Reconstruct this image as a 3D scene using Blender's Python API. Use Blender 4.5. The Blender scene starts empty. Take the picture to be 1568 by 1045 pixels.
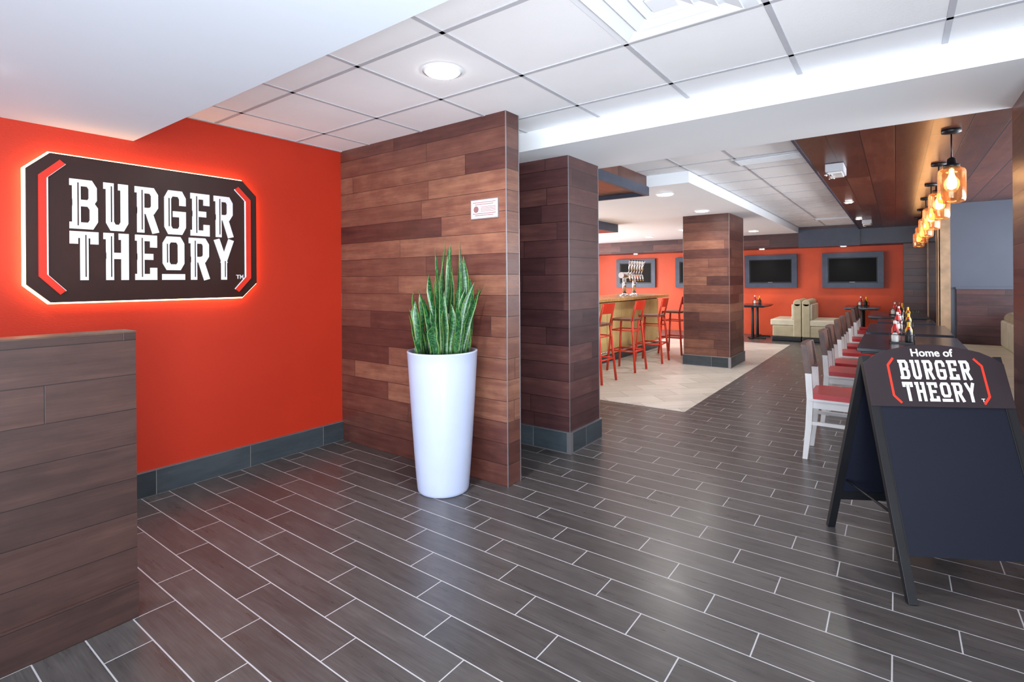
import bpy, bmesh, math, random
from mathutils import Vector, Matrix
random.seed(7)
S=bpy.context.scene
COL=S.collection
S.view_settings.view_transform='Standard'

# ---------------------------------------------------------------- materials
def lin(c):
    def f(v):
        v/=255.0
        return v/12.92 if v<=0.04045 else ((v+0.055)/1.055)**2.4
    return (f(c[0]),f(c[1]),f(c[2]),1.0)

class N:
    def __init__(s,name):
        s.mat=bpy.data.materials.new(name); s.mat.use_nodes=True
        s.t=s.mat.node_tree; s.bsdf=s.t.nodes['Principled BSDF']
    def n(s,t): return s.t.nodes.new(t)
    def l(s,a,b): s.t.links.new(a,b)
    def m(s,op,a,b=None,c=None):
        n=s.n('ShaderNodeMath'); n.operation=op
        for i,v in enumerate((a,b,c)):
            if v is None: continue
            if isinstance(v,(int,float)): n.inputs[i].default_value=v
            else: s.l(v,n.inputs[i])
        return n.outputs[0]
    def comb(s,x,y,z):
        n=s.n('ShaderNodeCombineXYZ')
        for i,v in enumerate((x,y,z)):
            if isinstance(v,(int,float)): n.inputs[i].default_value=v
            else: s.l(v,n.inputs[i])
        return n.outputs[0]
    def noise(s,vec,scale,detail=3,rough=.5):
        n=s.n('ShaderNodeTexNoise'); n.inputs['Scale'].default_value=scale
        n.inputs['Detail'].default_value=detail; n.inputs['Roughness'].default_value=rough
        if vec is not None: s.l(vec,n.inputs['Vector'])
        return n.outputs['Fac']
    def ramp(s,fac,stops):
        r=s.n('ShaderNodeValToRGB'); e=r.color_ramp.elements
        while len(e)<len(stops): e.new(0.5)
        for i,(p,c) in enumerate(stops):
            e[i].position=p; e[i].color=lin(c)
        s.l(fac,r.inputs['Fac']); return r.outputs['Color']
    def mix(s,fac,a,b):
        n=s.n('ShaderNodeMix'); n.data_type='RGBA'
        if isinstance(fac,(int,float)): n.inputs['Factor'].default_value=fac
        else: s.l(fac,n.inputs['Factor'])
        for k,v in ((6,a),(7,b)):
            if isinstance(v,tuple): n.inputs[k].default_value=v
            else: s.l(v,n.inputs[k])
        return n.outputs[2]
    def bump(s,h,strength,dist=.01):
        n=s.n('ShaderNodeBump'); n.inputs['Strength'].default_value=strength
        n.inputs['Distance'].default_value=dist
        s.l(h,n.inputs['Height']); s.l(n.outputs[0],s.bsdf.inputs['Normal'])
    def pos(s):
        g=s.n('ShaderNodeNewGeometry'); sp=s.n('ShaderNodeSeparateXYZ')
        s.l(g.outputs['Position'],sp.inputs[0]); return g.outputs['Position'],sp.outputs

def plain(name,c,rough=.5,metal=0,var=.08,scale=8,bump=0,bscale=200,coat=0,spec=.5):
    k=N(name); p,_=k.pos()
    tc=k.n('ShaderNodeTexCoord')
    nz=k.noise(tc.outputs['Object'],scale,4)
    lo=tuple(max(0,v*(1-var)) for v in c); hi=tuple(min(255,v*(1+var)) for v in c)
    k.l(k.ramp(nz,[(.3,lo),(.7,hi)]),k.bsdf.inputs['Base Color'])
    k.bsdf.inputs['Roughness'].default_value=rough
    k.bsdf.inputs['Metallic'].default_value=metal
    k.bsdf.inputs['Specular IOR Level'].default_value=spec
    if coat: k.bsdf.inputs['Coat Weight'].default_value=coat; k.bsdf.inputs['Coat Roughness'].default_value=.15
    if bump: k.bump(k.noise(tc.outputs['Object'],bscale,2),bump,.004)
    return k.mat

def emis(name,c,st):
    k=N(name)
    k.bsdf.inputs['Base Color'].default_value=lin(c)
    k.bsdf.inputs['Emission Color'].default_value=lin(c)
    k.bsdf.inputs['Emission Strength'].default_value=st
    return k.mat

def planks(name,cols,L,H,mode='wall',gap=.003,gapc=(30,20,20),rough=.45,stag='rand',gs=1.0,bump=.3,coat=0,gsoft=.001,hl=.12,rw=.34,g2w=.42,g1w=.42):
    k=N(name); P,(x,y,z)=k.pos()[0],k.pos()[1]
    if mode=='wall': u=k.m('ADD',x,y); v=z
    elif mode=='floorx': u=x; v=y
    elif mode=='floory': u=y; v=x
    elif mode=='diag':
        u=k.m('MULTIPLY',k.m('ADD',x,y),.7071); v=k.m('MULTIPLY',k.m('SUBTRACT',x,y),.7071)
    u=k.m('ADD',u,50.0); v=k.m('ADD',v,50*H)
    vr=k.m('DIVIDE',v,H); row=k.m('FLOOR',vr)
    if stag=='rand':
        w=k.n('ShaderNodeTexWhiteNoise'); w.noise_dimensions='1D'; k.l(row,w.inputs['W']); off=w.outputs['Value']
    else:
        off=k.m('MULTIPLY',row,stag)
    u2=k.m('ADD',k.m('DIVIDE',u,L),off); colm=k.m('FLOOR',u2)
    w2=k.n('ShaderNodeTexWhiteNoise'); w2.noise_dimensions='2D'
    k.l(k.comb(row,colm,0.0),w2.inputs['Vector']); rnd=w2.outputs['Value']
    fu=k.m('MULTIPLY',k.m('FRACT',u2),L); fv=k.m('MULTIPLY',k.m('FRACT',vr),H)
    du=k.m('MINIMUM',fu,k.m('SUBTRACT',L,fu)); dv=k.m('MINIMUM',fv,k.m('SUBTRACT',H,fv))
    dm=k.m('MINIMUM',du,dv)
    mr=k.n('ShaderNodeMapRange'); k.l(dm,mr.inputs[0])
    mr.inputs[1].default_value=gap/2; mr.inputs[2].default_value=gap/2+gsoft
    mask=mr.outputs[0]
    seed=k.m('MULTIPLY',rnd,40.0)
    g1=k.noise(k.comb(k.m('MULTIPLY',u,2.2*gs),k.m('MULTIPLY',v,26*gs),seed),1.0,6,.65)
    g2=k.noise(k.comb(k.m('MULTIPLY',u,6*gs),k.m('MULTIPLY',v,9*gs),seed),1.0,4,.6)
    g3=k.noise(k.comb(k.m('MULTIPLY',u,8*gs),k.m('MULTIPLY',v,160*gs),seed),1.0,2,.5)
    f=k.m('ADD',k.m('MULTIPLY',rnd,rw),k.m('ADD',k.m('MULTIPLY',g1,g1w),k.m('ADD',k.m('MULTIPLY',g2,g2w),k.m('MULTIPLY',g3,hl))))
    f=k.m('SUBTRACT',f,(rw+g1w+g2w+hl)/2-.5)
    n=len(cols)
    c=k.ramp(f,[(.22+.56*i/(n-1),cc) for i,cc in enumerate(cols)])
    c=k.mix(mask,lin(gapc),c)
    k.l(c,k.bsdf.inputs['Base Color'])
    k.l(k.m('ADD',k.m('MULTIPLY',g1,.2),rough-.1),k.bsdf.inputs['Roughness'])
    if coat: k.bsdf.inputs['Coat Weight'].default_value=coat; k.bsdf.inputs['Coat Roughness'].default_value=.2
    k.bump(k.m('ADD',mask,k.m('MULTIPLY',g3,.12)),bump,.003)
    return k.mat

WOODC=[(60,32,29),(86,49,42),(110,69,56),(142,97,76)]
M_wood=planks('walnut_planks',WOODC,1.25,.139,'wall',gap=.002,gapc=(38,20,19),rough=.38,hl=.15,rw=.36,g2w=.32)
M_wood_dk=planks('dark_walnut_planks',[(48,29,32),(66,41,43),(85,53,52),(108,72,66)],.9,.139,'wall',gap=.0025,gapc=(25,14,16),rough=.36,hl=.15,g2w=.32)
M_desk=planks('desk_planks',[(46,31,30),(60,41,38),(74,51,46),(92,64,55)],1.3,.14,'wall',gap=.002,gapc=(34,22,21),rough=.42,hl=.2,rw=.2,g2w=.34)
M_woodceil=planks('ceiling_planks',[(60,30,22),(80,41,28),(96,52,36),(114,66,46)],2.4,.2,'floory',gap=.006,gapc=(22,12,10),rough=.36,coat=.25)
M_floor=planks('wood_look_tile',[(54,51,52),(69,65,65),(83,79,79),(100,95,93)],.612,.153,'floorx',gap=.0042,gapc=(178,177,182),rough=.30,stag=.3333,bump=.2,gsoft=.0008,hl=.4,rw=.14,g2w=.34,g1w=.4)
M_beige=planks('beige_tile',[(176,168,160),(192,185,176),(206,199,190),(218,213,205)],.6,.3,'diag',gap=.005,gapc=(150,142,134),rough=.35,stag=.5,gs=.6)
M_slate=planks('slate_base_tile',[(42,49,54),(53,61,67),(65,73,80),(76,84,90)],.6,.5,'wall',gap=.003,gapc=(130,130,130),rough=.4)
def wallred():
    k=N('red_paint'); P,o=k.pos()
    nz=k.noise(P,1.2,3)
    k.l(k.ramp(nz,[(.3,(184,40,10)),(.7,(192,44,12))]),k.bsdf.inputs['Base Color'])
    k.bsdf.inputs['Roughness'].default_value=.6
    mp=k.comb(o[0],k.m('MULTIPLY',o[1],60.0),k.m('MULTIPLY',o[2],240.0))
    k.bump(k.noise(mp,1.0,2),.25,.003); return k.mat
M_red=wallred()
M_orange=plain('orange_red_paint',(205,76,38),.5,scale=1.5)
M_white=plain('white_paint',(238,241,245),.6,var=.005,scale=2)
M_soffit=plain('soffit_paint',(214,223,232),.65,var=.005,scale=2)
M_tile=plain('acoustic_tile',(243,243,245),.8,var=.01,scale=3,bump=.2,bscale=160)
M_bar_t=plain('ceiling_t_bar',(190,191,197),.5,var=.02)
M_bluegrey=plain('slate_blue_paint',(84,90,104),.6,var=.03,scale=2)
M_cwall=plain('cream_wall_paint',(225,222,218),.6,var=.02)
M_bulk=plain('dark_blue_bulkhead',(58,64,82),.4,var=.06)
M_alum=plain('aluminium_trim',(160,158,162),.4,metal=.8,var=.03)
M_chrome=plain('chrome',(225,225,228),.12,metal=1,var=.02)
M_black=plain('black_metal',(22,23,27),.4,var=.1)
M_glossblk=plain('black_screen',(5,5,6),.5,var=.1,spec=.15)
M_navy=plain('navy_chalkboard',(22,25,38),.55,var=.03,scale=3,spec=.25)
M_hdr=plain('dark_brown_panel',(42,32,37),.4,var=.06)
M_plate=plain('dark_bronze_plate',(54,30,26),.3,var=.05)
M_wtext=plain('white_acrylic',(245,243,242),.4,var=.01)
M_redacc=plain('red_acrylic',(226,52,34),.4,var=.02)
M_pl=plain('planter_white',(184,194,222),.32,var=.01,coat=.3)
M_soil=plain('soil',(50,36,28),.9,var=.3,scale=60,bump=.8,bscale=80)
M_chairw=plain('white_chair_frame',(220,216,216),.4,var=.02)
M_cushion=plain('red_vinyl',(176,22,30),.35,var=.05)
M_brown=plain('brown_wood_rail',(84,50,38),.4,var=.2,scale=20)
M_cap=plain('desk_cap_edge',(84,62,50),.4,var=.15,scale=15)
M_table=plain('dark_table_top',(34,35,46),.2,var=.1)
M_stool=plain('red_stool_metal',(200,50,24),.35,var=.04)
M_stoolseat=plain('stool_seat_wood',(110,62,42),.4,var=.2,scale=20)
M_barfront=plain('bar_front_panel',(206,176,116),.5,var=.08,scale=4)
M_bartop=plain('bar_top_stone',(190,150,92),.2,var=.2,scale=40)
M_olive=plain('olive_vinyl',(170,162,134),.45,var=.05)
M_olive2=plain('pale_vinyl',(200,195,174),.45,var=.04)
M_tvf=plain('tv_frame_slate',(60,70,90),.4,var=.08)
M_ket=plain('ketchup_red',(190,24,20),.3); M_mus=plain('mustard_yellow',(236,186,40),.3); M_bot=plain('bottle_white',(230,230,226),.3)
M_paper=plain('placard_paper',(212,188,190),.6,var=.02); M_ink=plain('placard_ink',(130,90,94),.6)
M_mirror=plain('mirror_glass',(170,180,190),.06,metal=1,var=.02)
M_frame=plain('light_wood_post',(170,140,110),.45,var=.1)
M_led=emis('halo_led',(255,228,172),7.0)
M_disc=emis('downlight_lens',(255,252,246),30.0)
M_bulb=emis('filament_bulb',(255,214,150),9.0)
def leafm():
    k=N('snake_leaf'); P,o=k.pos()
    w=k.noise(P,14,3); b=k.m('FRACT',k.m('ADD',k.m('MULTIPLY',o[2],22.0),k.m('MULTIPLY',w,8.0)))
    k.l(k.ramp(b,[(.0,(18,54,30)),(.4,(32,82,42)),(.6,(60,114,60)),(1,(22,64,36))]),k.bsdf.inputs['Base Color'])
    k.bsdf.inputs['Roughness'].default_value=.32; return k.mat
M_leaf=leafm(); M_leafe=plain('leaf_edge',(104,134,62),.4)
def glassm():
    k=N('amber_glass'); t=k.t; t.nodes.remove(k.bsdf)
    tr=k.n('ShaderNodeBsdfTransparent'); tr.inputs[0].default_value=(1,.72,.48,1)
    gl=k.n('ShaderNodeBsdfGlossy'); gl.inputs[0].default_value=(1,.8,.6,1); gl.inputs[1].default_value=.1
    df=k.n('ShaderNodeBsdfDiffuse'); df.inputs[0].default_value=(.8,.42,.2,1)
    lw=k.n('ShaderNodeLayerWeight'); lw.inputs[0].default_value=.35
    m0=k.n('ShaderNodeMixShader'); m0.inputs[0].default_value=.5; k.l(gl.outputs[0],m0.inputs[1]); k.l(df.outputs[0],m0.inputs[2])
    mx=k.n('ShaderNodeMixShader'); k.l(k.m('ADD',k.m('MULTIPLY',lw.outputs['Facing'],.6),.12),mx.inputs[0])
    k.l(tr.outputs[0],mx.inputs[1]); k.l(m0.outputs[0],mx.inputs[2])
    k.l(mx.outputs[0],t.nodes['Material Output'].inputs[0]); return k.mat
M_glass=glassm()

# ---------------------------------------------------------------- builder
class B:
    def __init__(s,name): s.name=name; s.bm=bmesh.new(); s.mats=[]; s.X=Matrix.Identity(4)
    def mi(s,m):
        if m not in s.mats: s.mats.append(m)
        return s.mats.index(m)
    def hexa(s,c,m):
        vs=[s.bm.verts.new(s.X@Vector(p)) for p in c]
        k=s.mi(m)
        for q in ((3,2,1,0),(4,5,6,7),(0,1,5,4),(1,2,6,5),(2,3,7,6),(3,0,4,7)):
            f=s.bm.faces.new([vs[i] for i in q]); f.material_index=k
    def box(s,x0,x1,y0,y1,z0,z1,m):
        s.hexa([(x0,y0,z0),(x1,y0,z0),(x1,y1,z0),(x0,y1,z0),(x0,y0,z1),(x1,y0,z1),(x1,y1,z1),(x0,y1,z1)],m)
    def ring(s,c,t,r,seg,ref=None):
        t=Vector(t).normalized()
        a=Vector((0,0,1)) if abs(t.z)<.95 else Vector((1,0,0))
        u=t.cross(a).normalized(); v=t.cross(u)
        return [s.bm.verts.new(s.X@(Vector(c)+u*math.cos(2*math.pi*i/seg)*r+v*math.sin(2*math.pi*i/seg)*r)) for i in range(seg)]
    def cyl(s,p0,p1,r0,r1,m,seg=16,cap=True):
        p0=Vector(p0);p1=Vector(p1); t=p1-p0
        a=s.ring(p0,t,r0,seg); b=s.ring(p1,t,r1,seg); k=s.mi(m)
        for i in range(seg):
            f=s.bm.faces.new([a[i],a[(i+1)%seg],b[(i+1)%seg],b[i]]); f.material_index=k; f.smooth=True
        if cap:
            for q in (a[::-1],b):
                f=s.bm.faces.new(q); f.material_index=k
    def tube(s,pts,r,m,seg=10):
        k=s.mi(m); rings=[]; n=len(pts); P=[Vector(p) for p in pts]
        for i in range(n):
            t=(P[min(i+1,n-1)]-P[max(i-1,0)]); rings.append(s.ring(P[i],t,r if not isinstance(r,list) else r[i],seg))
        for a,b in zip(rings,rings[1:]):
            for i in range(seg):
                f=s.bm.faces.new([a[i],a[(i+1)%seg],b[(i+1)%seg],b[i]]); f.material_index=k; f.smooth=True
        for q in (rings[0][::-1],rings[-1]):
            f=s.bm.faces.new(q); f.material_index=k
    def lathe(s,prof,c,m,seg=40):
        k=s.mi(m); R=[]
        for r,z in prof:
            R.append([s.bm.verts.new(s.X@Vector((c[0]+r*math.cos(2*math.pi*i/seg),c[1]+r*math.sin(2*math.pi*i/seg),c[2]+z))) for i in range(seg)])
        for a,b in zip(R,R[1:]):
            for i in range(seg):
                f=s.bm.faces.new([a[i],a[(i+1)%seg],b[(i+1)%seg],b[i]]); f.material_index=k; f.smooth=True
    def prism(s,poly,z0,z1,m,fwd=1):
        k=s.mi(m); a=[s.bm.verts.new(s.X@Vector((p[0],p[1],z0))) for p in poly]; b=[s.bm.verts.new(s.X@Vector((p[0],p[1],z1))) for p in poly]
        n=len(poly)
        for q in (a[::-1],b):
            f=s.bm.faces.new(q); f.material_index=k
        for i in range(n):
            f=s.bm.faces.new([a[i],a[(i+1)%n],b[(i+1)%n],b[i]]); f.material_index=k
    def stroke(s,pts,w,z0,z1,m,cap=True):
        P=[Vector((p[0],p[1])) for p in pts]; n=len(P)
        closed=(P[0]-P[-1]).length<1e-6
        L=[];R=[]
        for i in range(n):
            if closed: prv=P[i-1] if i>0 else P[-2]; nxt=P[i+1] if i<n-1 else P[1]
            else: prv=P[i-1] if i>0 else None; nxt=P[i+1] if i<n-1 else None
            d0=(P[i]-prv).normalized() if prv is not None else None
            d1=(nxt-P[i]).normalized() if nxt is not None else None
            if d0 is None: d0=d1; e=-d1*w/2 if cap else Vector((0,0))
            elif d1 is None: d1=d0; e=d0*w/2 if cap else Vector((0,0))
            else: e=Vector((0,0))
            n0=Vector((-d0.y,d0.x)); n1=Vector((-d1.y,d1.x)); mm=(n0+n1)
            if mm.length<1e-4: mm=n0
            mm.normalize(); sc=w/2/max(.45,mm.dot(n0))
            L.append(P[i]+e+mm*sc); R.append(P[i]+e-mm*sc)
        k=s.mi(m)
        V=lambda p,z: s.bm.verts.new(s.X@Vector((p[0],p[1],z)))
        l0=[V(p,z0) for p in L]; r0=[V(p,z0) for p in R]; l1=[V(p,z1) for p in L]; r1=[V(p,z1) for p in R]
        fs=[]
        for i in range(n-1):
            fs+=[[r1[i],r1[i+1],l1[i+1],l1[i]],[l0[i],l0[i+1],r0[i+1],r0[i]],[l1[i],l1[i+1],l0[i+1],l0[i]],[r0[i],r0[i+1],r1[i+1],r1[i]]]
        if not closed: fs+=[[l0[0],r0[0],r1[0],l1[0]],[r0[-1],l0[-1],l1[-1],r1[-1]]]
        for q in fs:
            f=s.bm.faces.new(q); f.material_index=k
    def done(s,loc=(0,0,0),rot=0,bevel=0,subd=0,recalc=True):
        if recalc: bmesh.ops.recalc_face_normals(s.bm,faces=s.bm.faces)
        me=bpy.data.meshes.new(s.name); s.bm.to_mesh(me); s.bm.free()
        for m in s.mats: me.materials.append(m)
        o=bpy.data.objects.new(s.name,me); COL.objects.link(o); o.location=loc; o.rotation_euler[2]=rot
        if bevel:
            b=o.modifiers.new('bevel','BEVEL'); b.width=bevel; b.segments=2; b.limit_method='ANGLE'; b.angle_limit=math.radians(50)
        return o
def sbox(name,x0,x1,y0,y1,z0,z1,m,bevel=0):
    b=B(name); b.box(x0,x1,y0,y1,z0,z1,m); return b.done(bevel=bevel)
def inst(o,loc,rot=0,name=None):
    n=bpy.data.objects.new(name or o.name.split('.')[0],o.data); COL.objects.link(n); n.location=loc; n.rotation_euler[2]=rot
    for md in o.modifiers:
        k=n.modifiers.new(md.name,md.type)
        if md.type=='BEVEL': k.width=md.width;k.segments=2;k.limit_method='ANGLE';k.angle_limit=md.angle_limit
    return n

# ---------------------------------------------------------------- shell
XR=-3.81; CZ=2.46; SZ=2.34; WZ=2.36; WX=-.59
sbox('floor',-8.1,2.3,-3.2,13.75,-.1,0,M_floor)
sbox('floor_tile_inlay',-8,-1.73,5.27,11.8,0,.004,M_beige)
sbox('wall_left',XR-.12,XR,-3.2,4.0,0,2.6,M_red)
b=B('wall_partition'); b.box(XR,-2.04,2.70,2.84,0,CZ,M_wood); b.done()
b=B('trim_partition')
b.box(-2.043,-2.037,2.697,2.702,0,CZ,M_alum); b.box(-2.043,-2.037,2.838,2.843,0,CZ,M_alum); b.done()
sbox('wall_bar_front',-8,-2.76,4.0,4.1,0,2.6,M_cwall)
sbox('wall_bar_left',-8.1,-8,4.0,13.6,0,2.6,M_orange)
sbox('wall_back',-8.1,.49,13.6,13.75,0,2.6,M_orange)
sbox('wall_right',2.2,2.3,-3.2,3.2,0,2.6,M_cwall)
sbox('wall_right_pier',.54,2.3,3.2,4.1,0,2.32,M_wood_dk)
b=B('wall_alcove_right')
b.box(1.9,2.0,4.1,9.45,0,.9,M_bluegrey); b.box(1.9,2.0,4.1,9.45,2.2,2.6,M_bluegrey); b.box(1.9,2.0,4.1,4.4,.9,2.2,M_bluegrey); b.box(1.9,2.0,8.9,9.45,.9,2.2,M_bluegrey); b.done()
b=B('wall_alcove_back'); b.box(.6,1.9,9.3,9.45,0,2.36,M_bluegrey)
b.done()
b=B('trim_wainscot'); b.box(.66,1.9,9.27,9.30,0,1.19,M_wood_dk); b.box(.65,1.9,9.255,9.30,1.19,1.215,M_bluegrey); b.done()
b=B('wall_right_rear'); b.box(.49,.6,9.3,13.6,0,2.36,M_wood_dk); b.done()
b=B('trim_post'); b.box(.478,.60,9.28,9.30,0,2.3,M_frame); b.box(.47,.49,9.28,9.4,0,2.3,M_frame); b.done()
b=B('wall_mirror'); b.box(.475,.49,9.7,12.3,.6,2.05,M_mirror)
b.box(.465,.49,9.64,9.7,.55,2.1,M_frame); b.box(.465,.49,12.3,12.36,.55,2.1,M_frame); b.box(.465,.49,9.7,12.3,2.05,2.1,M_frame); b.box(.465,.49,9.7,12.3,.55,.6,M_frame); b.done()
sbox('wall_back_pier',.12,.49,13.1,13.6,0,2.04,M_wood_dk)
b=B('window_1')
for x in (-3.8,-2.3,-.8,.7,2.14): b.box(x,x+.06,-3.1,-3.02,0,2.23,M_black)
for z in (.02,1.1,2.17): b.box(-3.8,2.2,-3.1,-3.02,z,z+.05,M_black)
b.done()
b=B('added_alcove_window')  # made-up window out of view, put in for the alcove fill light
for y in (4.4,5.5,6.6,7.7,8.84): b.box(1.91,1.97,y,y+.06,.9,2.2,M_black)
for z in (.9,2.15): b.box(1.91,1.97,4.4,8.9,z,z+.05,M_black)
b.done()

# ceilings
b=B('ceiling'); b.box(XR,2.2,1.2,3.2,CZ,2.6,M_tile); b.box(-2.15,WX,4.1,12.8,CZ,2.6,M_tile); b.done()
b=B('ceiling_soffit_front'); b.box(XR,2.2,-3.2,1.2,2.234,2.6,M_soffit); b.done()
b=B('ceiling_beam'); b.box(XR,2.3,3.2,4.1,2.32,2.6,M_white); b.done()
b=B('ceiling_soffit_bar'); b.box(-8,-1.7,5.35,12.8,SZ,2.6,M_white); b.done()
b=B('ceiling_wood'); b.box(WX,1.9,4.1,13.6,WZ,2.6,M_woodceil)
b.done()
sbox('trim_wood_ceiling',WX-.02,WX,4.1,12.8,WZ-.01,2.6,M_bulk)
b=B('ceiling_bulkhead'); b.box(-8,WX,12.8,13.6,2.04,2.6,M_wood_dk); b.box(WX,.49,12.8,13.6,2.04,WZ,M_bulk); b.box(-1.7,WX,12.78,12.80,2.02,2.4,M_bulk); b.done()
b=B('ceiling_canopy_bar'); b.box(-8,-2.15,4.1,5.35,2.29,2.6,M_woodceil); b.box(-2.17,-2.13,4.1,5.37,2.25,2.345,M_bulk); b.box(-8,-2.17,5.33,5.37,2.25,2.34,M_bulk)
b.done()
b=B('ceiling_canopy_backbar'); b.box(-8,-4.05,7.6,8.6,2.2,2.34,M_woodceil); b.box(-4.05,-4.01,7.6,8.6,2.2,2.34,M_bulk); b.box(-8,-4.01,8.6,8.64,2.2,2.34,M_bulk); b.done()
b=B('trim_ceiling_grid'); w=.012
x=-1.62-.604*3
while x<2.2:
    if x>XR: b.box(x-w,x+w,1.2,3.2,CZ-.004,CZ,M_bar_t)
    x+=.604
for y in (1.68,2.29,2.90): b.box(XR,2.2,y-w,y+w,CZ-.004,CZ,M_bar_t)
b.box(XR,XR+.02,1.2,2.7,CZ-.006,CZ,M_bar_t)
for x in (-1.69,-1.19): b.box(x-w,x+w,4.1,12.8,CZ-.004,CZ,M_bar_t)
y=4.45
while y<12.8: b.box(-2.15 if y<5.3 else -1.7,WX-.02,y-w,y+w,CZ-.004,CZ,M_bar_t); y+=.61
b.done()
b=B('baseboard_left'); b.box(XR,XR+.014,-3,2.70,0,.155,M_slate); b.box(XR,XR+.016,-3,2.70,.155,.163,M_alum); b.done()

def column(name,x0,x1,y0,y1,z1,zb=0,mat=M_wood_dk):
    b=B(name); b.box(x0,x1,y0,y1,zb,z1,mat)
    t=.014
    b.box(x0-t,x1+t,y0-t,y1+t,zb,.16,M_slate)
    b.box(x0-t-.002,x1+t+.002,y0-t-.002,y1+t+.002,.16,.168,M_alum)
    b.box(x0-t-.002,x1+t+.002,y0-t-.002,y1+t+.002,zb,zb+.008,M_alum)
    for (x,y) in ((x0,y0),(x1,y0),(x1,y1)):
        b.box(x-.0025,x+.0025,y-.0025,y+.0025,.168,z1,M_alum)
    b.box(x1-.02,x1+.0165,y0-.0165,y0+.02,zb,.16,M_alum)
    return b.done()
column('column',-2.75,-2.04,3.5,4.0,2.32)
column('column',-2.70,-2.01,8.2,9.1,SZ,.004,M_wood)

b=B('half_wall'); b.box(-2.61,-2.48,-2.4,.785,0,1.15,M_desk); b.box(-2.612,-2.478,-2.4,.787,1.15,1.156,M_cap)
b.box(-2.48,-2.468,-2.4,.785,0,.15,M_desk); b.done()

# ---------------------------------------------------------------- lettering
S_={'B':([[(.13,0),(.13,1)],[(0,1),(.76,1),(.92,.89),(.92,.63),(.78,.53),(.13,.53)],[(.78,.53),(.97,.41),(.97,.12),(.81,0),(0,0)]],[]),
'U':([[(.13,1),(.13,.13),(.29,0),(.73,0),(.89,.13),(.89,1)]],[[(0,1),(.13,1)],[(.76,1),(.89,1)]]),
'R':([[(.13,0),(.13,1)],[(0,1),(.76,1),(.92,.89),(.92,.59),(.76,.48),(.13,.48)],[(.56,.48),(.93,.0)]],[]),
'G':([[(.95,.77),(.95,.88),(.79,1),(.2,1),(.04,.87),(.04,.13),(.2,0),(.79,0),(.95,.13),(.95,.46),(.55,.46)]],[]),
'E':([[(.13,0),(.13,1)],[(0,1),(.95,1),(.95,.84)],[(.13,.52),(.7,.52)],[(0,0),(.95,0),(.95,.16)]],[]),
'T':([[(0,.86),(0,1),(1,1),(1,.86)],[(.5,1),(.5,0)]],[]),
'H':([[(.13,0),(.13,1)],[(.9,0),(.9,1)],[(.13,.52),(.9,.52)]],[[(0,1),(.13,1)],[(.77,1),(.9,1)]]),
'O':([[(.2,.26),(.04,.38),(.04,.88),(.2,1),(.8,1),(.96,.88),(.96,.38),(.8,.26),(.2,.26)]],[[(.0,0),(1,0)]]),
'Y':([[(.06,1),(.5,.46)],[(.94,1),(.5,.46)],[(.5,.46),(.5,0)]],[])}
def word(b,txt,u0,u1,v0,v1,z,th,widths=None,inline=True,dark=None,tk=.135):
    n=len(txt); wts=widths or [1]*n; tot=sum(wts); tw=(v1-v0)*tk
    gapw=(u1-u0)*.026; avail=(u1-u0)-gapw*(n-1); u=u0
    for ch,wt in zip(txt,wts):
        w=avail*wt/tot; A,Bs=S_[ch]
        f=lambda p:(u+tw/2+p[0]*(w-tw), v0+tw/2+p[1]*(v1-v0-tw))
        i=0
        for st in A+Bs:
            b.stroke([f(p) for p in st],tw,z,z+th+i*.0002,M_wtext); i+=1
        if inline:
            for st in A:
                for p,q in zip(st,st[1:]):
                    if abs(p[0]-q[0])<.01 and abs(p[1]-q[1])>.4 and p[0]<.6:
                        P=f(p);Q=f(q); lo=min(P[1],Q[1]); hi=max(P[1],Q[1]); xx=P[0]+tw*.16
                        b.stroke([(xx,lo),(xx,hi)],tw*.13,z+.0005,z+th+.0028,dark or M_plate,cap=False)
        u+=w+gapw
def frameM(o,u,v,n):
    u=Vector(u);v=Vector(v);n=Vector(n)
    return Matrix(((u.x,v.x,n.x,o[0]),(u.y,v.y,n.y,o[1]),(u.z,v.z,n.z,o[2]),(0,0,0,1)))
def octo(u0,u1,v0,v1,c): return [(u0+c,v0),(u1-c,v0),(u1,v0+c),(u1,v1-c),(u1-c,v1),(u0+c,v1),(u0,v1-c),(u0,v0+c)]

b=B('wall_sign'); b.X=frameM((XR,0,0),(0,1,0),(0,0,1),(1,0,0))
b.prism(octo(.75,1.87,1.31,2.0,.08),0,.03,M_black)
b.prism(octo(.677,1.939,1.236,2.079,.104),.028,.052,M_led)
b.prism(octo(.686,1.93,1.245,2.07,.10),.052,.075,M_plate)
word(b,'BURGER',.868,1.768,1.660,1.942,.075,.007,[1,1,1,1,.92,1])
word(b,'THEORY',.868,1.768,1.368,1.646,.075,.007,[1,1.02,.92,1,1,1.02])
for sgn,u0 in ((1,.752),(-1,1.868)):
    pts=[(u0+sgn*.075,2.015),(u0,1.935),(u0,1.395),(u0+sgn*.075,1.31)]
    if sgn<0: pts=[(u0-.07,2.0),(u0,1.93),(u0,1.385),(u0-.07,1.305)]
    b.stroke(pts,.032,.075,.087,M_redacc)
    b.stroke([(p[0]+sgn*.021,p[1]) for p in pts],.007,.075,.084,M_wtext)
b.stroke([(1.785,1.40),(1.805,1.40)],.004,.075,.08,M_wtext); b.stroke([(1.795,1.40),(1.795,1.376)],.004,.075,.0802,M_wtext)
b.stroke([(1.812,1.376),(1.812,1.40),(1.821,1.385),(1.83,1.40),(1.83,1.376)],.004,.075,.08,M_wtext)
b.done()

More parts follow.
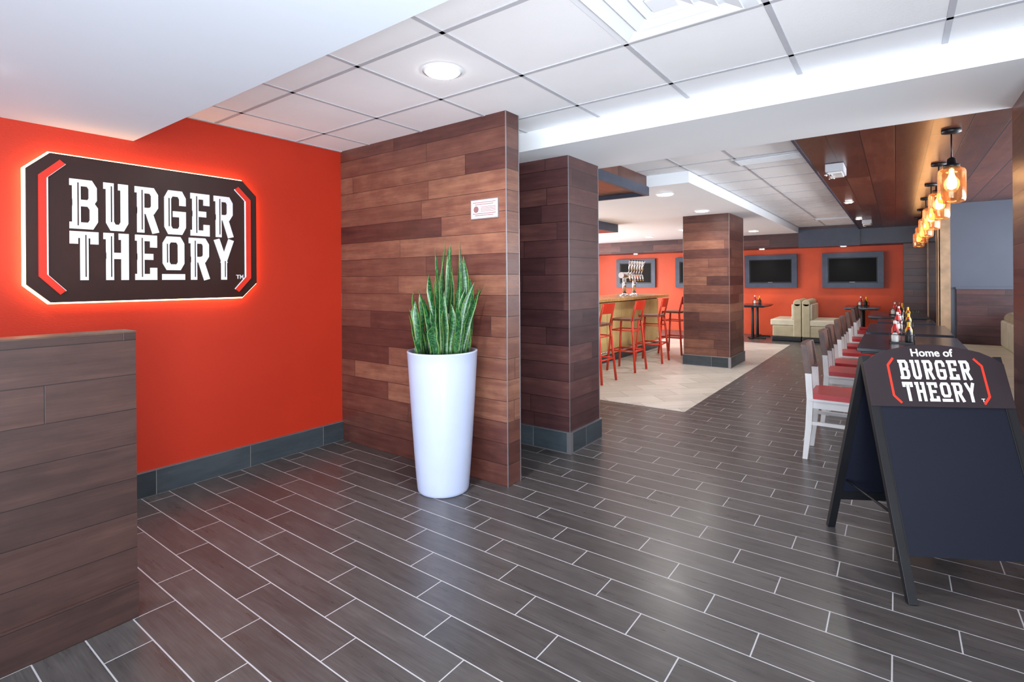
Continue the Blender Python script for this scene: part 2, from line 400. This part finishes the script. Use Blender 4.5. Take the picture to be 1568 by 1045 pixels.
b=B('wall_placard'); b.X=frameM((0,2.70,0),(1,0,0),(0,0,1),(0,-1,0))
b.box(-2.34,-2.10,1.765,1.90,0,.006,M_alum); b.box(-2.334,-2.106,1.771,1.894,.006,.008,M_paper)
for i,z in enumerate((1.875,1.862,1.80,1.788)): b.box(-2.32+.02*(i%2),-2.12-.02*(i%2),z,z+.004,.008,.009,M_ink)
b.prism([( -2.29+.022*math.cos(a*math.pi/8),1.832+.022*math.sin(a*math.pi/8)) for a in range(16)],.008,.009,M_ink)
for z in (1.845,1.835,1.825,1.815): b.box(-2.25,-2.12,z,z+.003,.008,.009,M_ink)
b.done()

# ---------------------------------------------------------------- A-frame sign
Wd=.60
Ft=Vector((.03,2.69,0)); Tp=Vector((-.14,2.99,.975)); a=Vector((.871,.491,0)).normalized()
sv=(Tp-Ft); Lg=sv.length; sv.normalize(); nf=a.cross(sv).normalized()
b=B('a_frame_sign')
F=frameM(Ft,a,sv,nf); b.X=F
b.box(0,.036,0,Lg,-.012,.012,M_black); b.box(Wd-.036,Wd,0,Lg,-.012,.012,M_black)
b.box(.03,Wd-.03,.18,.82,-.006,.008,M_navy)
b.box(.032,.040,.18,.80,.006,.012,M_black); b.box(Wd-.040,Wd-.032,.18,.80,.006,.012,M_black)
hv=[(0.0,.80),(Wd,.80),(Wd,1.0),(Wd-.05,1.035)]
for i in range(9):
    t=i/8; hv.append((Wd-.09-(Wd-.18)*t,1.055+.035*math.sin(math.pi*t)))
hv+=[(.05,1.035),(0,1.0)]
b.prism(hv,.004,.016,M_hdr)
word(b,'BURGER',.15,.455,.925,1.015,.016,.001,inline=False,tk=.145)
word(b,'THEORY',.15,.455,.825,.912,.016,.001,inline=False,tk=.145)
for sgn,u0 in ((1,.105),(-1,.505)):
    b.stroke([(u0+sgn*.025,1.02),(u0,.99),(u0,.85),(u0+sgn*.025,.82)],.010,.016,.0175,M_redacc)
b.stroke([(.470,.84),(.482,.84)],.003,.016,.0172,M_wtext); b.stroke([(.476,.84),(.476,.828)],.003,.016,.0174,M_wtext)
Rt=Vector((-.31,3.29,0)); sv2=(Tp-Rt); sv2.normalize(); n2=a.cross(sv2).normalized()
b.X=frameM(Rt,a,sv2,n2)
b.box(0,.036,0,Lg-.01,-.012,.012,M_black); b.box(Wd-.036,Wd,0,Lg-.01,-.012,.012,M_black); b.box(.036,Wd-.036,.19,.24,-.01,.01,M_black); b.box(.03,Wd-.03,.22,1.0,-.006,.006,M_navy)
b.X=Matrix.Identity(4)
for t in (.05,.55):
    p=Ft.lerp(Tp,.30)+a*t; q=Rt.lerp(Tp,.30)+a*t; b.cyl(p,q,.006,.006,M_black,8)
sign=b.done(bevel=.0015)
cu=bpy.data.curves.new('home_text','FONT'); cu.body='Home of'; cu.size=.05; cu.align_x='CENTER'; cu.extrude=.0008; cu.offset=.0008
cu.materials.append(M_wtext); to=bpy.data.objects.new('header_text',cu); COL.objects.link(to)
to.matrix_world=F@Matrix.Translation((.303,1.033,.017)); to.parent=sign

# ---------------------------------------------------------------- planter + snake plant
b=B('potted_snake_plant')
H=.90
prof=[(.0,0.0),(.155,0),(.163,.006),(.166,.02)]
for i in range(1,13):
    t=i/12; prof.append((.166+.060*(t**.85), .02+(H-.03)*t))
prof+=[(.228,H-.004),(.226,H),(.212,H),(.208,H-.01),(.20,H-.05),(0.0,H-.05)]
b.lathe(prof,(0,0,0),M_pl,56)
b.lathe([(0,H-.045),(.1,H-.038),(.2,H-.045)],(0,0,0),M_soil,32)
for i in range(66):
    rr=.165*math.sqrt(random.random()); an=random.random()*2*math.pi
    if i<11: rr*=.8
    base=Vector((rr*math.cos(an),rr*math.sin(an),H-.05))
    hgt=random.uniform(.20,.54)*(1.12-rr*.8) if i>10 else random.uniform(.56,.80)
    lean=Vector((math.cos(an+random.uniform(-.9,.9)),math.sin(an+random.uniform(-.9,.9)),0))*random.uniform(.01,.11)*(.4+rr*5)
    if base.y+lean.y>.2: lean.y=.2-base.y
    fa=random.random()*math.pi; tw=random.uniform(-1.8,1.8); wd=random.uniform(.017,.027)
    n=14; rows=[]; ph=random.random()*6
    for j in range(n+1):
        t=j/n
        c=base+Vector((0,0,hgt*t))+lean*(t**1.4)+Vector((math.sin(t*7+ph)*.010,math.cos(t*6+ph)*.010,0))*t
        wj=wd*(.75+.4*t)*(1+.07*math.sin(t*20+ph))*(1 if t<.70 else max(.03,math.cos((t-.70)/.30*math.pi/2)))
        ang=fa+tw*t; d=Vector((math.cos(ang),math.sin(ang),0)); nn=Vector((-d.y,d.x,0))
        rows.append([b.bm.verts.new(c+d*wj*k+nn*wj*.45*(k*k)) for k in (-1,-.84,-.35,.35,.84,1)])
    for r0,r1 in zip(rows,rows[1:]):
        for q in range(5):
            f=b.bm.faces.new([r0[q],r0[q+1],r1[q+1],r1[q]]); f.smooth=True
            f.material_index=b.mi(M_leafe if q in (0,4) else M_leaf)
b.done(loc=(-2.37,2.44,0),recalc=False)

# ---------------------------------------------------------------- chairs
def chair():
    b=B('dining_chair')
    for y in (-.19,.19):
        pts=[(-.225,0),(-.20,.24),(-.19,.45),(-.20,.64),(-.225,.845)]
        for p,q in zip(pts,pts[1:]):
            x0,z0=p;x1,z1=q; w0=.016 if z0==0 else .021; w1=.017 if z1>.8 else .021
            b.hexa([(x0-w0,y-.017,z0),(x0+w0,y-.017,z0),(x0+w0,y+.017,z0),(x0-w0,y+.017,z0),(x1-w1,y-.017,z1),(x1+w1,y-.017,z1),(x1+w1,y+.017,z1),(x1-w1,y+.017,z1)],M_brown if z0>.6 else M_chairw)
        b.hexa([(.185,y-.013,0),(.211,y-.013,0),(.211,y+.013,0),(.185,y+.013,0),(.17,y-.02,.44),(.21,y-.02,.44),(.21,y+.02,.44),(.17,y+.02,.44)],M_chairw)
        b.box(-.19,.18,y-.01,y+.01,.385,.44,M_chairw); b.box(-.2,.19,y-.009,y+.009,.26,.285,M_chairw)
    b.box(.175,.20,-.18,.18,.385,.44,M_chairw); b.box(-.2,-.18,-.18,.18,.385,.44,M_chairw)
    b.box(-.20,.225,-.215,.215,.44,.455,M_chairw)
    b.prism([(-.19,-.20),(.2,-.21),(.22,-.18),(.22,.18),(.2,.21),(-.19,.20)],.455,.492,M_cushion)
    for z0,z1,th in ((.66,.79,M_brown),(.79,.853,M_brown)):
        for i in range(8):
            y0=-.212+.424*i/8;y1=-.212+.424*(i+1)/8
            f=lambda y:-.018*(1-(y/.212)**2)
            zx=lambda z:-.198-(z-.62)*.11
            b.hexa([(zx(z0)+f(y0)-.024,y0,z0),(zx(z0)+f(y0)+.012,y0,z0),(zx(z0)+f(y1)+.012,y1,z0),(zx(z0)+f(y1)-.024,y1,z0),
               (zx(z1)+f(y0)-.024,y0,z1),(zx(z1)+f(y0)+.012,y0,z1),(zx(z1)+f(y1)+.012,y1,z1),(zx(z1)+f(y1)-.024,y1,z1)],th)
    return b
ch=chair().done(loc=(-.33,4.62,0))
for y in (5.75,6.35,7.25,7.95,8.9,10.1,10.75): inst(ch,(-.33,y,0))

def table(name,w,l):
    b=B(name)
    b.box(-w/2,w/2,-l/2,l/2,.725,.755,M_table); b.box(-w/2+.03,w/2-.03,-l/2+.03,l/2-.03,.705,.725,M_black)
    for yy in ([0] if l<1 else [-l/4,l/4]):
        b.cyl((0,yy,.03),(0,yy,.705),.035,.03,M_black,16)
        b.box(-.10,.27,yy-.035,yy+.035,0,.03,M_black); b.box(-.035,.035,yy-.24,yy+.24,0,.03,M_black)
    return b
t1=table('dining_table',.62,.70).done(loc=(.21,4.62,0),bevel=.004)
t2=table('dining_table',.75,1.35).done(loc=(.10,5.98,0),bevel=.004)
inst(t2,(.10,7.6,0)); inst(t1,(.10,8.9,0)); inst(t2,(.02,10.45,0))
t3=table('dining_table',.6,1.0).done(loc=(-2.62,12.95,0),bevel=.004); inst(t3,(-.56,12.95,0))

b=B('condiment_caddy')
b.box(-.09,.09,-.07,.07,0,.012,M_black)
for q in ((-.09,-.07),(.09,-.07),(.09,.07),(-.09,.07)): b.cyl((q[0],q[1],.0),(q[0],q[1],.08),.003,.003,M_black,6)
b.tube([(-.09,-.07,.08),(.09,-.07,.08),(.09,.07,.08),(-.09,.07,.08),(-.09,-.07,.08)],.003,M_black,6)
b.tube([(0,-.07,.08),(0,-.05,.2),(0,.05,.2),(0,.07,.08)],.004,M_chrome,6)
def bottle(x,y,m,h,cap):
    b.lathe([(0,0),(.026,0),(.028,.01),(.028,h*.6),(.012,h*.8),(.01,h*.86)],(x,y,.012),m,14)
    b.lathe([(.013,h*.84),(.013,h*.98),(.0,h)],(x,y,.012),cap,12)
bottle(-.05,.03,M_ket,.19,M_bot); bottle(.05,.03,M_mus,.18,M_mus); bottle(-.05,-.035,M_bot,.1,M_black); bottle(.05,-.035,M_black,.14,M_ket)
cad=b.done(loc=(.04,5.9,.755))
for p in ((.06,7.4,.755),(.08,8.9,.755),(.02,10.3,.755),(-2.62,13.2,.755),(-.56,13.2,.755)): inst(cad,p,random.uniform(-.4,.4))

# ---------------------------------------------------------------- booths
def booth(name,L):
    b=B(name)
    b.box(.0,.58,0,L,0,.10,M_black); b.box(.0,.56,0.01,L-.01,.10,.34,M_olive)
    b.box(.12,.60,0.005,L-.005,.34,.47,M_olive2)
    b.box(.0,.16,0,L,.10,.82,M_olive)
    b.cyl((.08,0,.82),(.08,L,.82),.08,.08,M_olive,18)
    n=max(2,int(L/.5))
    for i in range(n): b.box(.15,.19,L*i/n+.01,L*(i+1)/n-.01,.47,.80,M_olive2)
    return b.done(bevel=.02)
o=booth('booth_bench',1.1); o.location=(-1.60,12.42,0)
o=booth('booth_bench',1.1); o.location=(-1.605,13.52,0); o.rotation_euler[2]=math.pi
o=booth('booth_bench',4.6); o.location=(1.26,9.05,0); o.rotation_euler[2]=math.pi

# ---------------------------------------------------------------- bar
b=B('bar_counter')
b.box(-4.5,-3.82,5.5,10.0,.004,1.0,M_brown)
for i in range(8):
    y0=5.5+4.5*i/8; b.box(-3.82,-3.80,y0+.01,y0+4.5/8-.01,.12,.97,M_barfront)
b.box(-3.82,-3.795,5.5,10.0,.004,.11,M_slate)
b.box(-4.5,-3.8,10.0,10.02,.12,.97,M_barfront)
b.box(-4.62,-3.62,5.4,10.12,1.0,1.05,M_bartop)
b.tube([(-3.66,5.5,.2),(-3.66,10,.2)],.02,M_chrome)
for y in (5.8,7.2,8.6,9.9): b.tube([(-3.80,y,.2),(-3.66,y,.2)],.012,M_chrome)
b.done(bevel=.006)
b=B('beer_tap_tower')
for s_ in (-.22,.22):
    b.lathe([(0,0),(.09,0),(.09,.015),(.045,.03),(.04,.05)],(0,s_,0),M_chrome,20)
    b.cyl((0,s_,.04),(0,s_,.36),.035,.035,M_chrome)
b.tube([(0,-.36,.38),(0,.36,.38)],.055,M_chrome,20)
for i in range(6):
    y=-.3+.12*i; b.tube([(0.04,y,.38),(.13,y,.38),(.15,y,.33),(.15,y,.27)],.013,M_chrome,10)
    b.cyl((.11,y,.39),(.13,y,.46),.01,.012,M_chrome,10); b.cyl((.13,y,.46),(.16,y,.64),.014,.026,M_chrome,12); b.cyl((.16,y,.64),(.163,y,.66),.026,.01,M_black,12)
b.done(loc=(-4.05,9.2,1.05))

def stool():
    b=B('bar_stool'); m=M_stool
    top=.74
    for sx in (-1,1):
        for sy in (-1,1):
            b.tube([(sx*.22,sy*.21,.0),(sx*.16,sy*.165,top)],.0165,m,10)
    for (p,q) in (((-1,-1),(1,-1)),((1,-1),(1,1)),((1,1),(-1,1)),((-1,1),(-1,-1))):
        for zz,rr in ((.30,.012),(.6,.009)):
            t=zz/top
            f=lambda s_:(s_[0]*(.22-.06*t),s_[1]*(.21-.045*t),zz)
            b.tube([f(p),f(q)],rr,m,8)
    b.prism([(-.18,-.15),(-.15,-.185),(.15,-.185),(.18,-.15),(.18,.15),(.15,.185),(-.15,.185),(-.18,.15)],top,top+.03,M_stoolseat)
    for sy in (-1,1): b.tube([(.16,sy*.165,top),(.19,sy*.165,top+.14),(.225,sy*.16,top+.29)],.0135,m,10)
    z0,z1=top+.16,top+.30
    for i in range(8):
        y0=-.17+.34*i/8;y1=-.17+.34*(i+1)/8; g=lambda y:.03*(1-(y/.17)**2); xa=.195; xb=.228
        b.hexa([(xa+g(y0)-.008,y0,z0),(xa+g(y0)+.008,y0,z0),(xa+g(y1)+.008,y1,z0),(xa+g(y1)-.008,y1,z0),(xb+g(y0)-.008,y0,z1),(xb+g(y0)+.008,y0,z1),(xb+g(y1)+.008,y1,z1),(xb+g(y1)-.008,y1,z1)],m)
    return b.done()
st=stool(); st.location=(-3.24,7.25,.004)
inst(st,(-3.24,8.25,.004),.1); inst(st,(-3.24,9.35,.004),-.1); inst(st,(-3.24,6.2,.004))

# ---------------------------------------------------------------- TVs
b=B('wall_tv')
w,h=1.13,.78
b.box(-w/2,w/2,-.02,0,-h/2,h/2,M_tvf)
for x0,x1,z0,z1 in ((-w/2,w/2,h/2-.11,h/2),(-w/2,w/2,-h/2,-h/2+.11),(-w/2,-w/2+.11,-h/2+.11,h/2-.11),(w/2-.11,w/2,-h/2+.11,h/2-.11)):
    b.box(x0,x1,-.07,-.02,z0,z1,M_tvf)
b.box(-w/2+.12,w/2-.12,-.06,-.02,-h/2+.12,h/2-.12,M_black)
b.box(-w/2+.13,w/2-.13,-.063,-.06,-h/2+.14,h/2-.13,M_glossblk)
b.box(-.05,.05,-.062,-.06,-h/2+.125,-h/2+.135,M_alum)
tv=b.done(loc=(-.77,13.6,1.52),bevel=.004)
for x in (-2.40,-4.1,-5.78): inst(tv,(x,13.6,1.52))

# ---------------------------------------------------------------- ceiling fixtures
def light(kind,name,loc,energy,color,par=None,**kw):
    l=bpy.data.lights.new(name,kind); l.energy=energy; l.color=color
    for k,v in kw.items():
        if k!='rot': setattr(l,k,v)
    o=bpy.data.objects.new(name,l); COL.objects.link(o); o.location=loc
    if 'rot' in kw: o.rotation_euler=kw['rot']
    if par: o.parent=par; o.matrix_parent_inverse=par.matrix_world.inverted()
    return o
def downlight(x,y,z,r=.085,e=45,c=(1,.96,.91),ang=150):
    b=B('recessed_downlight')
    b.lathe([(r,0),(r+.012,-.001),(r+.02,-.006),(r,-.010),(r-.008,-.004)],(0,0,0),M_white,32)
    b.prism([(r*math.cos(i*math.pi/12),r*math.sin(i*math.pi/12)) for i in range(24)],-.014,-.001,M_disc)
    o=b.done(loc=(x,y,z))
    bpy.context.view_layer.update()
    light('SPOT','bulb',(x,y,z-.03),e,c,o,spot_size=math.radians(ang),spot_blend=.8,shadow_soft_size=.06)
for x,y,z,e in ((-1.92,1.99,CZ,85),(.5,2.6,CZ,45),(-3.0,.35,2.234,36),(-1.3,.1,2.234,38),(.6,.0,2.234,34),(-1.3,-1.6,2.234,30),
              (-2.15,5.9,SZ,65),(-2.25,7.67,SZ,65),(-2.36,11.6,SZ,75),(-4.6,11.6,SZ,90),(-6.6,11.6,SZ,90),(-3.4,10.4,SZ,60),(-5.0,6.6,SZ,70)):
    downlight(x,y,z,e=e)
for x in (-5.6,-4.1,-2.5,-.9): downlight(x,13.15,2.04,r=.05,e=35,ang=130)
for y in (5.9,8.2,10.6): downlight(-.5,y,WZ,r=.04,e=28)

b=B('air_diffuser')
b.box(-.295,.295,-.295,.295,-.006,0,M_white)
for i in range(3):
    s0=.25-.075*i; s1=s0-.055; za=-.008; zb=-.024
    for k in range(4):
        R=Matrix.Rotation(k*math.pi/2,4,'Z'); b.X=R
        b.hexa([(-s1,-s1,za),(s1,-s1,za),(s1,-s1+.004,za),(-s1,-s1+.004,za),(-s0,-s0,zb),(s0,-s0,zb),(s0,-s0+.004,zb-.002),(-s0,-s0+.004,zb-.002)],M_white)
b.X=Matrix.Identity(4)
b.box(-.05,.05,-.05,.05,-.03,-.024,M_white)
df=b.done(loc=(-.732,1.985,CZ))
b=B('ceiling_vent')
b.box(-.3,.3,-.14,.14,-.012,0,M_bar_t)
for i in range(8): b.box(-.27,.27,-.12+.03*i,-.105+.03*i,-.018,-.012,M_white)
vt=b.done(loc=(-.93,5.25,CZ)); inst(vt,(-.93,11.2,CZ))
b=B('emergency_light')
b.box(-.07,.07,-.16,.16,-.07,0,M_bar_t); b.box(-.055,.055,-.13,.13,-.085,-.07,M_bot)
for y in (-.1,.1): b.cyl((-.04,y,-.085),(-.04,y,-.1),.025,.025,M_chrome,14)
em=b.done(loc=(-.43,5.5,WZ-.002),bevel=.006); inst(em,(-.4,11.0,WZ-.002))

def pendant():
    b=B('pendant_lamp')
    b.lathe([(0,0),(.055,0),(.055,-.02),(.02,-.03),(0,-.03)],(0,0,0),M_black,24)
    b.cyl((0,0,-.03),(0,0,-.2),.005,.005,M_black,8)
    b.lathe([(0,-.19),(.012,-.19),(.024,-.2),(.026,-.235),(.045,-.238),(.045,-.262),(0,-.262)],(0,0,0),M_black,24)
    b.lathe([(.043,-.25),(.05,-.262),(.070,-.272),(.077,-.29),(.077,-.47),(.072,-.49),(.05,-.50),(.0,-.502)],(0,0,0),M_glass,32)
    b.lathe([(0,-.262),(.013,-.27),(.014,-.30),(.026,-.34),(.029,-.37),(.024,-.40),(0,-.412)],(0,0,0),M_bulb,18)
    return b.done()
p=pendant(); ys=[4.65,5.95,7.2,8.45,9.8,11.1]; p.location=(.31,ys[0],WZ)
ps=[p]+[inst(p,(.31,y,WZ)) for y in ys[1:]]
bpy.context.view_layer.update()
for q,y in zip(ps,ys): light('POINT','bulb_glow',(.31,y,WZ-.36),2.5,(1,.78,.52),q,shadow_soft_size=.05)

b=B('potted_plant')
b.lathe([(0,0),(.1,0),(.13,.35),(.12,.35),(.11,.32),(0,.32)],(0,0,0),M_tvf,24)
for i in range(40):
    an=random.random()*6.28; L=random.uniform(.3,.6); r=random.uniform(.05,.15); w=.02
    d=Vector((math.cos(an),math.sin(an),0)); sd=Vector((-d.y,d.x,0)); rows=[]
    for j in range(6):
        t=j/5; c=Vector((0,0,.32))+d*r*t*1.0+Vector((0,0,L*t-L*.25*t*t)); ww=w*math.sin(math.pi*(.08+.9*t))
        rows.append([b.bm.verts.new(c+sd*ww),b.bm.verts.new(c-sd*ww)])
    for r0,r1 in zip(rows,rows[1:]):
        f=b.bm.faces.new([r0[0],r0[1],r1[1],r1[0]]); f.material_index=b.mi(M_leaf); f.smooth=True
b.done(loc=(.28,11.9,0),recalc=False)

# ---------------------------------------------------------------- daylight, added fill lights & world
W=bpy.data.worlds.new('World'); S.world=W; W.use_nodes=True
W.node_tree.nodes['Background'].inputs[0].default_value=(.74,.85,1,1); W.node_tree.nodes['Background'].inputs[1].default_value=1.7
light('AREA','storefront_daylight',(-.8,-3.4,1.1),340,(.78,.89,1),shape='RECTANGLE',size=5.6,size_y=2.1,rot=(math.radians(98),0,0))
def aim(loc,tgt): return (Vector(tgt)-Vector(loc)).to_track_quat('-Z','Y').to_euler()
light('AREA','added_ceiling_fill',(.7,-.5,.75),70,(.88,.94,1),shape='RECTANGLE',size=.9,size_y=.7,spread=math.radians(112),rot=aim((.7,-.5,.75),(-1.7,2.4,2.3)))  # added area light behind the camera, brightens the ceiling tiles
light('AREA','added_alcove_fill',(2.15,6.65,1.45),200,(.88,.93,1),shape='RECTANGLE',size=4.4,size_y=1.25,rot=(math.radians(102),0,math.radians(90)))  # added fill from the alcove side to lift the rear ceilings
light('AREA','added_bar_fill',(-7.8,8.8,1.1),390,(.98,.97,.96),shape='RECTANGLE',size=6,size_y=1.8,rot=(math.radians(104),0,math.radians(-90)))  # added fill on the bar side; the wall behind it has no window

# ---------------------------------------------------------------- camera
cam=bpy.data.cameras.new('camera'); co=bpy.data.objects.new('camera',cam); COL.objects.link(co)
cam.sensor_width=36; cam.lens=18.253; cam.shift_y=-93/1568; cam.clip_start=.05
co.matrix_world=Matrix.Translation((0,0,1.35))@Matrix.Rotation(math.radians(36.49),4,'Z')@Matrix.Rotation(math.radians(90),4,'X')@Matrix.Rotation(math.radians(-.4),4,'Z')
S.camera=co
